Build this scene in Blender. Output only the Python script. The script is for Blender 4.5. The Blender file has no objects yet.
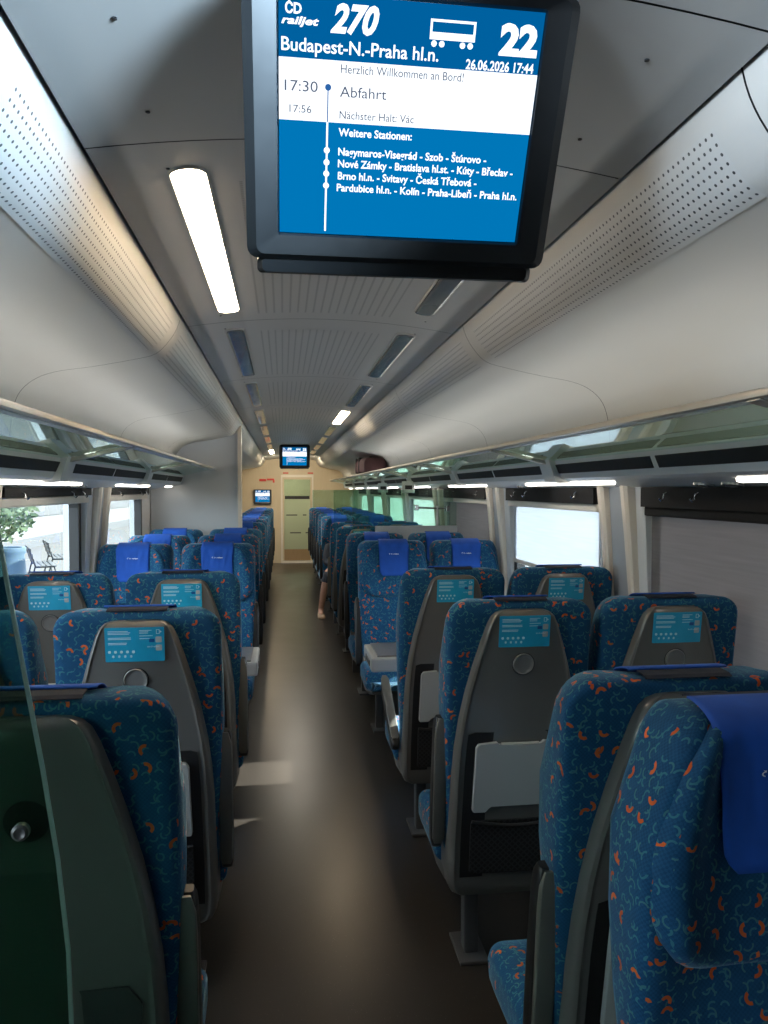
import bpy, bmesh, math, random
from mathutils import Vector, Matrix
random.seed(7)
PI = math.pi
SC = bpy.context.scene
COL = SC.collection

# ------------------------------------------------------------------ camera
cd = bpy.data.cameras.new('camera'); cam = bpy.data.objects.new('camera', cd); COL.objects.link(cam)
cam.location = (0, 0, 1.6)
cam.rotation_euler = (math.radians(90 - 1.66), 0, math.radians(-7.57))
cd.sensor_width = 36; cd.lens = 26.72; cd.clip_start = 0.05; cd.clip_end = 300
SC.camera = cam
# ------------------------------------------------------------------ world, sun, exposure
SC.view_settings.view_transform = 'Standard'; SC.view_settings.look = 'None'
SC.view_settings.gamma = 1; SC.view_settings.use_curve_mapping = False
SC.view_settings.exposure = 0.55
w = bpy.data.worlds.new('sky'); SC.world = w; w.use_nodes = True
wn = w.node_tree.nodes; wl = w.node_tree.links
for n in list(wn): wn.remove(n)
wo = wn.new('ShaderNodeOutputWorld'); bg = wn.new('ShaderNodeBackground')
bg.inputs['Color'].default_value = (0.78, 0.89, 1.0, 1); bg.inputs['Strength'].default_value = 7.0
wl.new(bg.outputs[0], wo.inputs[0])
sd = bpy.data.lights.new('sun', 'SUN'); sd.energy = 24.0; sd.angle = math.radians(0.6); sd.color = (1, 0.96, 0.9)
sun = bpy.data.objects.new('sun', sd); COL.objects.link(sun)
sun.rotation_euler = Vector((-1.0, -0.24, -0.57)).to_track_quat('-Z', 'Y').to_euler()
def area(name, loc, to, sx, sy, energy, color=(1, 1, 1), portal=False):
    d = bpy.data.lights.new(name, 'AREA'); d.shape = 'RECTANGLE'; d.size = sx; d.size_y = sy
    d.energy = energy; d.color = color
    if portal: d.cycles.is_portal = True
    o = bpy.data.objects.new(name, d); COL.objects.link(o); o.location = loc
    o.rotation_euler = (Vector(to) - Vector(loc)).to_track_quat('-Z', 'Y').to_euler()
    return o
CX = 0.165                      # centre line of the coach
HW = 1.39                       # half width inside
def spot(name, loc, to, energy, ang, color):
    d = bpy.data.lights.new(name, 'SPOT'); d.energy = energy; d.spot_size = math.radians(ang); d.spot_blend = 1.0
    d.shadow_soft_size = 0.12; d.color = color
    o = bpy.data.objects.new(name, d); COL.objects.link(o); o.location = loc
    o.rotation_euler = (Vector(to) - Vector(loc)).to_track_quat('-Z', 'Y').to_euler()
# added cool spots without fixtures, put in for the glow on the coves
spot('near_cove_fill_left', (CX+0.25, 0.35, 2.20), (CX-0.60, 1.45, 2.16), 190, 46, (0.58, 0.80, 1.0))
spot('near_cove_fill_right', (CX-0.25, 0.35, 2.20), (CX+0.60, 1.05, 2.15), 62, 38, (0.70, 0.85, 1.0))
spot('far_cove_fill_left', (CX+0.10, 6.25, 2.22), (CX-0.60, 6.95, 2.16), 9, 26, (0.75, 0.88, 1.0))  # added pair, no fixtures, for the small bright patches on the coves
spot('far_cove_fill_right', (CX-0.10, 6.25, 2.22), (CX+0.58, 6.95, 2.17), 9, 26, (0.75, 0.88, 1.0))
area('end_wall_fill', (CX, 15.0, 2.24), (CX, 16.3, 0.6), 1.0, 0.25, 26, (1.0, 0.86, 0.62))  # added fill light without a fixture, warms the end wall
area('mid_coach_fill', (CX, 10.2, 2.25), (CX, 10.2, 0), 0.3, 1.2, 16, (1.0, 0.90, 0.74))  # added fill, no lamp hangs here; lifts the middle of the coach
# added fill lights above the racks, no real strips, brightening coves and ceiling
for s_ in (-1, 1):
    Lr = 9.0 if s_ > 0 else 5.6
    u = area('cove_fill', (CX+s_*1.02, 1.4+Lr/2, 1.765), (CX, 0, 0), 0.04, Lr, 0.68*Lr, (1.0, 0.97, 0.92))
    zz = -Vector((-s_*.45, 0, .55)).normalized(); yy = Vector((0, 1, 0)); xx = yy.cross(zz)
    u.rotation_euler = Matrix((xx, yy, zz)).transposed().to_euler()
SC.cycles.use_denoising = True
SC.cycles.max_bounces = 8; SC.cycles.transparent_max_bounces = 24
SC.cycles.caustics_reflective = False; SC.cycles.caustics_refractive = False
SC.cycles.sample_clamp_indirect = 6

# ------------------------------------------------------------------ materials
class NT:
    def __init__(s, name):
        s.m = bpy.data.materials.new(name); s.m.use_nodes = True
        s.t = s.m.node_tree; s.n = s.t.nodes; s.l = s.t.links
        s.b = s.n['Principled BSDF']; s.out = s.n['Material Output']
    def new(s, k, **kw):
        nd = s.n.new(k)
        for a, v in kw.items(): setattr(nd, a, v)
        return nd
    def put(s, sock, v):
        if isinstance(v, bpy.types.NodeSocket): s.l.new(v, sock)
        else: sock.default_value = v
    def math(s, op, a, b=0.0, c=None):
        nd = s.new('ShaderNodeMath', operation=op); s.put(nd.inputs[0], a)
        if len(nd.inputs) > 1: s.put(nd.inputs[1], b)
        if c is not None: s.put(nd.inputs[2], c)
        return nd.outputs[0]
    def vmath(s, op, a, b=None, out=0):
        nd = s.new('ShaderNodeVectorMath', operation=op); s.put(nd.inputs[0], a)
        if b is not None: s.put(nd.inputs[1], b)
        return nd.outputs[out]
    def mix(s, f, a, b):
        nd = s.new('ShaderNodeMix', data_type='RGBA'); s.put(nd.inputs[0], f)
        s.put(nd.inputs[6], a); s.put(nd.inputs[7], b); return nd.outputs[2]
    def noise(s, vec, scale, detail=3):
        nd = s.new('ShaderNodeTexNoise'); s.l.new(vec, nd.inputs['Vector'])
        nd.inputs['Scale'].default_value = scale; nd.inputs['Detail'].default_value = detail
        return nd.outputs['Fac']
    def bump(s, h, strength, dist):
        nd = s.new('ShaderNodeBump'); nd.inputs['Strength'].default_value = strength
        nd.inputs['Distance'].default_value = dist; s.l.new(h, nd.inputs['Height'])
        s.l.new(nd.outputs[0], s.b.inputs['Normal'])
def C4(c): return (c[0], c[1], c[2], 1)
def plain(name, col, rough=0.5, metal=0.0, var=0.12, scale=9.0, coat=0.0, spec=0.5):
    t = NT(name); tc = t.new('ShaderNodeTexCoord')
    f = t.noise(tc.outputs['Object'], scale)
    c = t.mix(f, C4([x*(1-var) for x in col]), C4([min(1, x*(1+var)) for x in col]))
    t.l.new(c, t.b.inputs['Base Color'])
    r = t.math('MULTIPLY_ADD', t.noise(tc.outputs['Object'], scale*4), 0.1, rough-0.05)
    t.l.new(r, t.b.inputs['Roughness'])
    t.b.inputs['Metallic'].default_value = metal; t.b.inputs['Coat Weight'].default_value = coat
    t.b.inputs['Specular IOR Level'].default_value = spec
    return t.m
def emit(name, col, strength):
    t = NT(name); t.n.remove(t.b); e = t.new('ShaderNodeEmission')
    e.inputs[0].default_value = C4(col); e.inputs[1].default_value = strength
    t.l.new(e.outputs[0], t.out.inputs[0]); return t.m
def glass(name, tint, gloss_rough=0.02, ior=1.5, extra=0.0):
    t = NT(name); t.n.remove(t.b)
    tr = t.new('ShaderNodeBsdfTransparent'); tr.inputs[0].default_value = C4(tint)
    gl = t.new('ShaderNodeBsdfGlossy'); gl.inputs['Roughness'].default_value = gloss_rough
    gl.inputs[0].default_value = (0.9, 1, 0.97, 1)
    fr = t.new('ShaderNodeFresnel'); fr.inputs[0].default_value = ior
    ge = t.new('ShaderNodeNewGeometry')
    f = t.math('MULTIPLY', t.math('ADD', fr.outputs[0], extra), t.math('SUBTRACT', 1.0, ge.outputs['Backfacing']))
    mx = t.new('ShaderNodeMixShader'); t.l.new(f, mx.inputs[0]); t.l.new(tr.outputs[0], mx.inputs[1]); t.l.new(gl.outputs[0], mx.inputs[2])
    t.l.new(mx.outputs[0], t.out.inputs[0]); return t.m
def translucent(name, col, amount, stripes=0.0):
    t = NT(name); tc = t.new('ShaderNodeTexCoord')
    tl = t.new('ShaderNodeBsdfTranslucent'); df = t.new('ShaderNodeBsdfDiffuse'); mx = t.new('ShaderNodeMixShader')
    mp = t.new('ShaderNodeMapping'); mp.inputs['Scale'].default_value = (3, 3, 90)
    t.l.new(tc.outputs['Object'], mp.inputs[0])
    f = t.noise(mp.outputs[0], 1.0)
    c = t.mix(f, C4([x*(1-stripes) for x in col]), C4(col))
    t.l.new(c, tl.inputs[0]); t.l.new(c, df.inputs[0]); mx.inputs[0].default_value = amount
    t.l.new(df.outputs[0], mx.inputs[1]); t.l.new(tl.outputs[0], mx.inputs[2]); t.l.new(mx.outputs[0], t.out.inputs[0])
    return t.m
def seat_fabric():
    t = NT('seat_fabric'); uv = t.new('ShaderNodeUVMap').outputs[0]
    oi = t.new('ShaderNodeObjectInfo'); cs = t.new('ShaderNodeCombineXYZ')
    t.l.new(t.math('MULTIPLY', oi.outputs['Random'], 7.0), cs.inputs[0]); t.l.new(t.math('MULTIPLY', oi.outputs['Random'], 3.0), cs.inputs[1]); sh = cs.outputs[0]
    def arcs(cell, r, th, frac, off, open_=0.15):
        v = t.vmath('SCALE', t.vmath('ADD', uv, sh)); v.node.inputs['Scale'].default_value = 1/cell
        v = t.vmath('ADD', v, (off, off*1.7, 0))
        vo = t.new('ShaderNodeTexVoronoi', voronoi_dimensions='2D', feature='F1')
        vo.inputs['Scale'].default_value = 1; vo.inputs['Randomness'].default_value = 0.75
        t.l.new(v, vo.inputs['Vector'])
        d = t.vmath('SUBTRACT', v, vo.outputs['Position'])
        ring = t.math('LESS_THAN', t.math('ABSOLUTE', t.math('SUBTRACT', vo.outputs['Distance'], r)), th)
        sp = t.new('ShaderNodeSeparateColor'); t.l.new(vo.outputs['Color'], sp.inputs[0])
        a = t.math('MULTIPLY', sp.outputs[0], 2*PI)
        cm = t.new('ShaderNodeCombineXYZ'); t.l.new(t.math('COSINE', a), cm.inputs[0]); t.l.new(t.math('SINE', a), cm.inputs[1])
        dt = t.vmath('DOT_PRODUCT', t.vmath('NORMALIZE', d), cm.outputs[0], out=1)
        half = t.math('GREATER_THAN', dt, open_)
        keep = t.math('LESS_THAN', sp.outputs[1], frac)
        return t.math('MULTIPLY', t.math('MULTIPLY', ring, half), keep)
    wv = t.new('ShaderNodeTexChecker'); wv.inputs['Scale'].default_value = 260; t.l.new(uv, wv.inputs['Vector'])
    ns = t.math('MULTIPLY_ADD', wv.outputs['Fac'], 0.35, t.math('MULTIPLY', t.noise(uv, 60, 2), 0.8))
    base = t.mix(ns, (0.007, 0.045, 0.115, 1), (0.014, 0.085, 0.19, 1))
    c = t.mix(arcs(0.022, 0.30, 0.07, 0.85, 3.1), base, (0.035, 0.16, 0.21, 1))
    c = t.mix(arcs(0.029, 0.28, 0.05, 0.7, 9.7), c, (0.045, 0.16, 0.19, 1))
    c = t.mix(arcs(0.041, 0.20, 0.07, 0.27, 17.3), c, (0.52, 0.095, 0.022, 1))
    c = t.mix(arcs(0.037, 0.22, 0.08, 0.18, 25.9), c, (0.58, 0.12, 0.028, 1))
    t.l.new(c, t.b.inputs['Base Color']); t.b.inputs['Roughness'].default_value = 0.9
    t.b.inputs['Sheen Weight'].default_value = 0.4; t.b.inputs['Sheen Roughness'].default_value = 0.3
    t.b.inputs['Sheen Tint'].default_value = (0.5, 0.8, 1, 1)
    t.b.inputs['Specular IOR Level'].default_value = 0.2
    t.bump(t.noise(uv, 700, 2), 0.35, 0.001)
    return t.m
def perforated(name, col, cell, r, rough=0.42, hcol=(0.06, 0.065, 0.07)):
    # rows of small holes, laid out in metres in the UV map (u across, v along the coach)
    t = NT(name); uv = t.new('ShaderNodeUVMap').outputs[0]
    sp = t.new('ShaderNodeSeparateXYZ'); t.l.new(uv, sp.inputs[0])
    fx = t.math('SUBTRACT', t.math('FRACT', t.math('DIVIDE', sp.outputs[0], cell[0])), 0.5)
    fy = t.math('SUBTRACT', t.math('FRACT', t.math('DIVIDE', sp.outputs[1], cell[1])), 0.5)
    dx = t.math('MULTIPLY', fx, cell[0]); dy = t.math('MULTIPLY', fy, cell[1])
    d = t.math('SQRT', t.math('ADD', t.math('MULTIPLY', dx, dx), t.math('MULTIPLY', dy, dy)))
    hole = t.math('LESS_THAN', d, r)
    c = t.mix(hole, C4(col), C4(hcol))
    t.l.new(c, t.b.inputs['Base Color']); t.b.inputs['Roughness'].default_value = rough
    return t.m
def floor_mat():
    t = NT('floor_covering'); tc = t.new('ShaderNodeTexCoord').outputs['Object']
    a = t.noise(tc, 420, 2); b = t.noise(tc, 3, 3)
    c = t.mix(a, (0.016, 0.014, 0.012, 1), (0.036, 0.031, 0.027, 1))
    c = t.mix(t.math('MULTIPLY', b, 0.5), c, (0.030, 0.024, 0.019, 1))
    vo = t.new('ShaderNodeTexVoronoi'); vo.inputs['Scale'].default_value = 70; t.l.new(tc, vo.inputs['Vector'])
    fl = t.math('LESS_THAN', vo.outputs['Distance'], 0.09)
    c = t.mix(fl, c, (0.085, 0.075, 0.068, 1))
    t.l.new(c, t.b.inputs['Base Color'])
    t.l.new(t.math('MULTIPLY_ADD', b, 0.06, 0.27), t.b.inputs['Roughness'])
    t.b.inputs['Specular IOR Level'].default_value = 0.28
    return t.m
def wood(name, c1, c2):
    t = NT(name); tc = t.new('ShaderNodeTexCoord').outputs['Object']
    mp = t.new('ShaderNodeMapping'); mp.inputs['Scale'].default_value = (14, 14, 1.2); t.l.new(tc, mp.inputs[0])
    t.l.new(t.mix(t.noise(mp.outputs[0], 3, 4), C4(c1), C4(c2)), t.b.inputs['Base Color'])
    t.b.inputs['Roughness'].default_value = 0.45; return t.m
def net_mat():
    t = NT('net'); uv = t.new('ShaderNodeUVMap').outputs[0]
    sp = t.new('ShaderNodeSeparateXYZ'); t.l.new(uv, sp.inputs[0])
    p = t.math('ADD', sp.outputs[0], sp.outputs[1]); q = t.math('SUBTRACT', sp.outputs[0], sp.outputs[1])
    m = None
    for v in (p, q):
        f = t.math('LESS_THAN', t.math('ABSOLUTE', t.math('SUBTRACT', t.math('FRACT', t.math('DIVIDE', v, 0.02)), 0.5)), 0.16)
        m = f if m is None else t.math('MAXIMUM', m, f)
    t.l.new(t.mix(m, (0.002, 0.002, 0.002, 1), (0.018, 0.018, 0.02, 1)), t.b.inputs['Base Color'])
    t.b.inputs['Roughness'].default_value = 0.7; return t.m
M = dict(
    fabric=seat_fabric(),
    cover=plain('blue_cloth', (0.006, 0.078, 0.42), 0.8, var=0.2, scale=25),
    cover_navy=plain('navy_band', (0.003, 0.007, 0.022), 0.8),
    shell=plain('shell_grey', (0.115, 0.110, 0.103), 0.36, var=0.05, coat=0.25),
    shell_dark=plain('shell_dark', (0.05, 0.05, 0.05), 0.4, var=0.05),
    disc=plain('disc_grey', (0.15, 0.145, 0.14), 0.3, coat=0.3),
    tray=plain('tray_grey', (0.36, 0.37, 0.37), 0.45, var=0.03),
    black=plain('black_plastic', (0.012, 0.012, 0.013), 0.35),
    recess=plain('recess_black', (0.006, 0.006, 0.007), 0.6),
    arm=plain('arm_black', (0.010, 0.010, 0.011), 0.42),
    armtop=plain('arm_pad', (0.12, 0.12, 0.11), 0.32, coat=0.2),
    leg=plain('leg_grey', (0.08, 0.08, 0.082), 0.4, metal=0.3),
    net=net_mat(),
    sticker=plain('sticker_cyan', (0.016, 0.36, 0.60), 0.35, var=0.25, scale=12),
    sticker_dark=plain('sticker_blue', (0.01, 0.09, 0.30), 0.35),
    print=plain('print_white', (0.55, 0.75, 0.82), 0.5),
    print_grey=plain('print_grey', (0.40, 0.42, 0.44), 0.5),
    white=plain('white_paint', (0.75, 0.76, 0.76), 0.4, var=0.03),
    logo=plain('logo_white', (0.8, 0.82, 0.86), 0.5),
    ceiling=plain('ceiling_grey', (0.56, 0.55, 0.53), 0.55, var=0.03, scale=3),
    ceilperf=perforated('ceiling_perforated', (0.56, 0.55, 0.53), (0.03, 0.011), 0.0042, 0.5, (0.34, 0.34, 0.33)),
    coveperf=perforated('cove_perforated', (0.66, 0.655, 0.635), (0.0185, 0.0185), 0.0032, 0.34),
    cove=plain('cove_offwhite', (0.66, 0.65, 0.62), 0.48, var=0.03, scale=3),
    joint=plain('joint_dark', (0.03, 0.03, 0.032), 0.7),
    wall=plain('wall_white', (0.55, 0.57, 0.59), 0.45, var=0.03, scale=3),
    lowwall=plain('wall_grey', (0.22, 0.23, 0.24), 0.55, var=0.05),
    rib=plain('rib_cream', (0.66, 0.60, 0.52), 0.35, var=0.03),
    pillar=plain('pillar_bluegrey', (0.30, 0.33, 0.37), 0.4, var=0.04),
    rubber=plain('rubber_black', (0.010, 0.010, 0.011), 0.5),
    header=plain('header_dark', (0.006, 0.005, 0.005), 0.7, spec=0.3),
    bar=plain('blind_bar', (0.68, 0.64, 0.57), 0.4),
    blind_grey=translucent('blind_grey', (0.24, 0.23, 0.24), 0.34, 0.25),
    blind_white=translucent('blind_white', (0.60, 0.64, 0.70), 0.45, 0.2),
    added_far_blind=translucent('added_far_blind', (0.50, 0.56, 0.55), 0.60, 0.2),  # added to the far windows to stop sun patches and spread daylight
    pane=glass('window_glass', (0.93, 0.96, 0.95)),
    screen_glass=glass('green_glass', (0.76, 0.88, 0.82), 0.03, 1.5, 0.03),
    near_glass=glass('near_green_glass', (0.50, 0.66, 0.58), 0.03, 1.45, 0.0),
    glass_edge=plain('glass_edge', (0.38, 0.62, 0.54), 0.2),
    shelf=glass('shelf_glass', (0.62, 0.74, 0.68), 0.02, 1.5, 0.10),
    rail=plain('rail_aluminium', (0.62, 0.57, 0.49), 0.32, metal=0.45),
    rackwhite=plain('rack_white', (0.78, 0.79, 0.80), 0.32, var=0.03),
    chrome=plain('chrome', (0.7, 0.7, 0.7), 0.2, metal=1),
    lamp_on=emit('lamp_warm', (1.0, 0.78, 0.52), 27.0),
    strip_on=emit('strip_white', (1.0, 0.93, 0.82), 7.0),
    lamp_off=plain('lamp_off', (0.16, 0.18, 0.19), 0.18, coat=0.5),
    lens=plain('lens', (0.30, 0.31, 0.32), 0.15, coat=0.6),
    casing=plain('monitor_casing', (0.020, 0.022, 0.024), 0.38, var=0.1),
    scr_blue=emit('screen_blue', (0.0, 0.125, 0.33), 1.0),
    scr_head=emit('screen_header', (0.0, 0.085, 0.25), 0.95),
    scr_white=emit('screen_white', (0.88, 0.94, 1.0), 0.95),
    scr_text=emit('screen_text_white', (0.95, 0.98, 1.0), 1.0),
    scr_grey=emit('screen_text_grey', (0.07, 0.09, 0.14), 0.9),
    scr_dot=emit('screen_dot_blue', (0.02, 0.10, 0.30), 0.9),
    floor=floor_mat(),
    endwall=wood('end_wall_beech', (0.50, 0.40, 0.27), (0.56, 0.46, 0.32)),
    kick=wood('door_kick_brown', (0.26, 0.17, 0.09), (0.32, 0.21, 0.11)),
    frost=translucent('frosted_glass', (0.60, 0.63, 0.50), 0.75),
    red=plain('red_paint', (0.55, 0.03, 0.02), 0.4),
    bag=plain('bag_cloth', (0.085, 0.035, 0.038), 0.75, var=0.3, scale=14),
    skin=plain('skin', (0.42, 0.22, 0.15), 0.55),
    cloth_dark=plain('dark_clothes', (0.03, 0.035, 0.05), 0.85),
    hair=plain('hair_brown', (0.05, 0.03, 0.02), 0.6),
    shoe=plain('shoe_tan', (0.38, 0.25, 0.16), 0.6),
    asphalt=plain('platform_paving', (0.06, 0.06, 0.058), 0.9, var=0.15, scale=1.2),
    bench=plain('bench_metal', (0.02, 0.022, 0.025), 0.4, metal=0.4),
    facade=plain('facade_white', (0.09, 0.098, 0.102), 0.8, var=0.06, scale=0.6),
    facade_grey=plain('facade_band', (0.045, 0.05, 0.055), 0.8),
    foliage=plain('foliage', (0.025, 0.05, 0.018), 0.8, var=0.5, scale=6),
    bin=plain('bin_blue', (0.035, 0.07, 0.10), 0.6),
)
# ------------------------------------------------------------------ mesh helpers
def box_uv(me):
    uvl = me.uv_layers.new(name='UVMap') if not me.uv_layers else me.uv_layers[0]
    for p in me.polygons:
        n = p.normal; a = max(range(3), key=lambda i: abs(n[i]))
        for li in p.loop_indices:
            c = me.vertices[me.loops[li].vertex_index].co
            uvl.data[li].uv = ((c.y, c.z), (c.x, c.z), (c.x, c.y))[a]
def finish(bm, name, mat, parent=None, smooth=False, uv=True):
    bmesh.ops.recalc_face_normals(bm, faces=bm.faces[:])
    me = bpy.data.meshes.new(name); bm.to_mesh(me); bm.free()
    if uv and not me.uv_layers: box_uv(me)
    if smooth:
        for p in me.polygons: p.use_smooth = True
        if mat is not M['fabric'] and mat is not M['cover']: me.set_sharp_from_angle(angle=0.75)
    me.materials.append(mat)
    o = bpy.data.objects.new(name, me); COL.objects.link(o)
    if parent: o.parent = parent
    return o
def tag(o, label=None, cat=None, group=None, kind=None):
    for k, v in (('label', label), ('category', cat), ('group', group), ('kind', kind)):
        if v: o[k] = v
    return o
def empty(name, loc=(0, 0, 0), rz=0, label=None, cat=None, group=None, kind=None):
    o = bpy.data.objects.new(name, None); COL.objects.link(o); o.location = loc; o.rotation_euler = (0, 0, rz)
    return tag(o, label, cat, group, kind)
def copy_tree(o, parent=None):
    c = o.copy(); COL.objects.link(c)
    if parent: c.parent = parent
    for ch in o.children: copy_tree(ch, c)
    return c
def bx(bm, x0, x1, y0, y1, z0, z1, mat=None, bev=0.0):
    co = [(x, y, z) for x in (x0, x1) for y in (y0, y1) for z in (z0, z1)]
    vs = [bm.verts.new(mat @ Vector(c) if mat else c) for c in co]
    fs = [bm.faces.new([vs[i] for i in f]) for f in ((0,1,3,2),(4,6,7,5),(0,4,5,1),(2,3,7,6),(0,2,6,4),(1,5,7,3))]
    if bev:
        es = list({e for f in fs for e in f.edges})
        bmesh.ops.bevel(bm, geom=es, offset=bev, segments=2, affect='EDGES', profile=0.6)
def box(name, mat, dims, parent=None, bev=0.0, m=None):
    bm = bmesh.new(); bx(bm, *dims, mat=m, bev=bev); return finish(bm, name, mat, parent, smooth=False)
def loft(bm, rings, cap=True, closed=True):
    vr = [[bm.verts.new(p) for p in r] for r in rings]
    n = len(rings[0])
    for a, b in zip(vr, vr[1:]):
        for i in range(n if closed else n-1):
            j = (i+1) % n; bm.faces.new((a[i], a[j], b[j], b[i]))
    if cap:
        for r in (vr[0], vr[-1]): bm.faces.new(r)
    return vr
def tube(bm, pts, r, n=8):
    pts = [Vector(p) for p in pts]; rings = []
    for i, p in enumerate(pts):
        d = (pts[min(i+1, len(pts)-1)] - pts[max(i-1, 0)]).normalized()
        up = Vector((0, 0, 1)) if abs(d.z) < 0.9 else Vector((1, 0, 0))
        a = d.cross(up).normalized(); b = d.cross(a)
        rr = r[i] if isinstance(r, (list, tuple)) else r
        rings.append([p + rr*(math.cos(2*PI*k/n)*a + math.sin(2*PI*k/n)*b) for k in range(n)])
    loft(bm, rings)
def smooth01(x): x = max(0, min(1, x)); return x*x*(3-2*x)
def rrect(w, z0, z1, rt, rb, nc=7, ne=6):
    """rounded rectangle in (x, z), half width w; same point count for any radii"""
    pts = []
    def corner(cx, cz, r, a0):
        for k in range(nc):
            a = math.radians(a0 + 90*k/(nc-1)); pts.append((cx + r*math.cos(a), cz + r*math.sin(a)))
    corners = ((w-rb, z0+rb, rb, -90), (w-rt, z1-rt, rt, 0), (-(w-rt), z1-rt, rt, 90), (-(w-rb), z0+rb, rb, 180))
    for i, c in enumerate(corners):
        corner(*c)
        a = pts[-1]; nx = corners[(i+1) % 4]
        ang = math.radians(nx[3]); b = (nx[0] + nx[2]*math.cos(ang), nx[1] + nx[2]*math.sin(ang))
        for k in range(1, ne): pts.append((a[0]+(b[0]-a[0])*k/ne, a[1]+(b[1]-a[1])*k/ne))
    return pts
# ------------------------------------------------------------------ the seat
H = 1.25; REC = 0.135
def rec(z): return (H - z)*REC
def taper(z): return 1 - 0.09*smooth01((0.85 - z)/0.4)
def wing(x, z): return 0.060*smooth01((abs(x)-0.085)/0.13)*smooth01((z-0.80)/0.16)
def front(x, z): return 0.090 + wing(x, z) + 0.018*math.exp(-((z-0.62)/0.12)**2)
TAPER = [0.20, 0]
def ftaper(z): return 1 - TAPER[0]*smooth01((z-1.0)/0.28)
def pad_mesh(layers, zc):
    """layers: (rounded-rect args, shrink, y function)"""
    bm = bmesh.new(); rings = []
    for args, s, fy, *ft in layers:
        ring = []; k = 1 if TAPER[1] else (ft[0] if ft else 0)
        for x, z in rrect(*args):
            x = x*s; z = zc + (z-zc)*s; ring.append((x*taper(z)*(1-k+k*ftaper(z)), fy(x, z) + rec(z), z))
        rings.append(ring)
    loft(bm, rings, cap=True); return bm
W = 0.2375
def make_back():
    z0, z1 = 0.36, H
    L = []
    for s in (0.15, 0.45, 0.75, 0.93): L.append(((W-0.014, z0+0.01, z1-0.014, 0.05, 0.05), s, lambda x, z: 0.0))
    L.append(((W-0.014, z0+0.01, z1-0.014, 0.05, 0.05), 1, lambda x, z: 0.002))
    L.append(((W-0.004, z0+0.004, z1-0.004, 0.055, 0.05), 1, lambda x, z: 0.010))
    L.append(((W, z0, z1, 0.06, 0.05), 1, lambda x, z: 0.028))
    L.append(((W, z0, z1, 0.075, 0.05), 1, lambda x, z: 0.03 + 0.6*(front(x, z)-0.03), .4))
    L.append(((W-0.003, z0, z1-0.003, 0.095, 0.05), 1, lambda x, z: front(x, z)-0.014, .9))
    L.append(((W-0.012, z0, z1-0.012, 0.10, 0.05), 1, lambda x, z: front(x, z)-0.003, 1))
    L.append(((W-0.024, z0, z1-0.024, 0.10, 0.05), 1, lambda x, z: front(x, z), 1))
    for s in (0.93, 0.84, 0.75, 0.66, 0.56, 0.45, 0.3, 0.12): L.append(((W-0.024, z0, z1-0.024, 0.10, 0.05), s, front, 1))
    return pad_mesh(L, 0.86)
def hf(x, z): return front(x, z) + 0.012 - 0.02*smooth01((abs(x)-0.19)/0.04)
def make_headrest():
    a = (W-0.012, 0.875, H-0.012, 0.105, 0.12)
    L = [(a, 0.9, lambda x, z: front(x, z)-0.02), (a, 1.0, lambda x, z: front(x, z)-0.012),
         (a, 1.0, lambda x, z: hf(x, z)), (a, 0.965, lambda x, z: hf(x, z)+0.012), (a, 0.92, lambda x, z: hf(x, z)+0.018)]
    for s in (0.82, 0.72, 0.62, 0.5, 0.36, 0.2, 0.08): L.append((a, s, lambda x, z: hf(x, z)+0.020))
    return pad_mesh([l+(1,) for l in L], 1.07)
def make_cover():
    # a cloth strip that runs from behind the top edge over it and down the front
    path = []
    path += [(0.052, 1.2570), (0.055, 1.2590), (0.065, 1.2580), (0.085, 1.2545), (0.105, 1.2475), (0.120, 1.2375)]
    for k in range(15): path.append((None, 1.222 - 0.0145*k))
    bm = bmesh.new(); rows = []; nu = 17
    for j, (y, z) in enumerate(path):
        row = []
        for i in range(nu):
            u = i/(nu-1)*2-1
            hw = 0.100
            zz = z
            if y is None:
                hw = 0.104 - 0.006*math.sin((1.222-z)*9)
                t = (z-1.019)/0.035                       # rounded lower corners
                if t < 1: hw *= 1 - 0.22*(1-t)**2
            x = u*hw
            yy = y
            fold = 0.0
            if y is None:
                yy = hf(x, zz) + 0.0275
                fold = 0.010*math.sin(u*9+zz*16)*smooth01((zz-1.06)/0.12)*(0.35+0.65*abs(math.sin(u*4.3+1)))
                yy += abs(fold) + 0.004*abs(math.sin(u*8.5+1.3+zz*6))*smooth01((zz-1.08)/0.12)
            row.append(bm.verts.new((x, yy + rec(zz), zz)))
        rows.append(row)
    for a, b in zip(rows, rows[1:]):
        for i in range(nu-1): bm.faces.new((a[i], a[i+1], b[i+1], b[i]))
    bmesh.ops.recalc_face_normals(bm, faces=bm.faces[:])
    bmesh.ops.solidify(bm, geom=bm.faces[:], thickness=-0.003)
    return bm
SHELL = [(1.2265, .050), (1.2245, .070), (1.218, .088), (1.205, .102), (1.18, .114), (1.12, .134), (1.05, .155), (0.96, .178), (0.87, .195),
         (0.78, .206), (0.68, .212), (0.56, .213), (0.44, .216), (0.35, .216), (0.30, .212), (0.275, .200), (0.262, .175)]
def shell_w(z):
    for (za, wa), (zb, wb) in zip(SHELL, SHELL[1:]):
        if zb <= z <= za: return wb + (wa-wb)*(z-zb)/(za-zb)
    return SHELL[0][1] if z > SHELL[0][0] else SHELL[-1][1]
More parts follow.
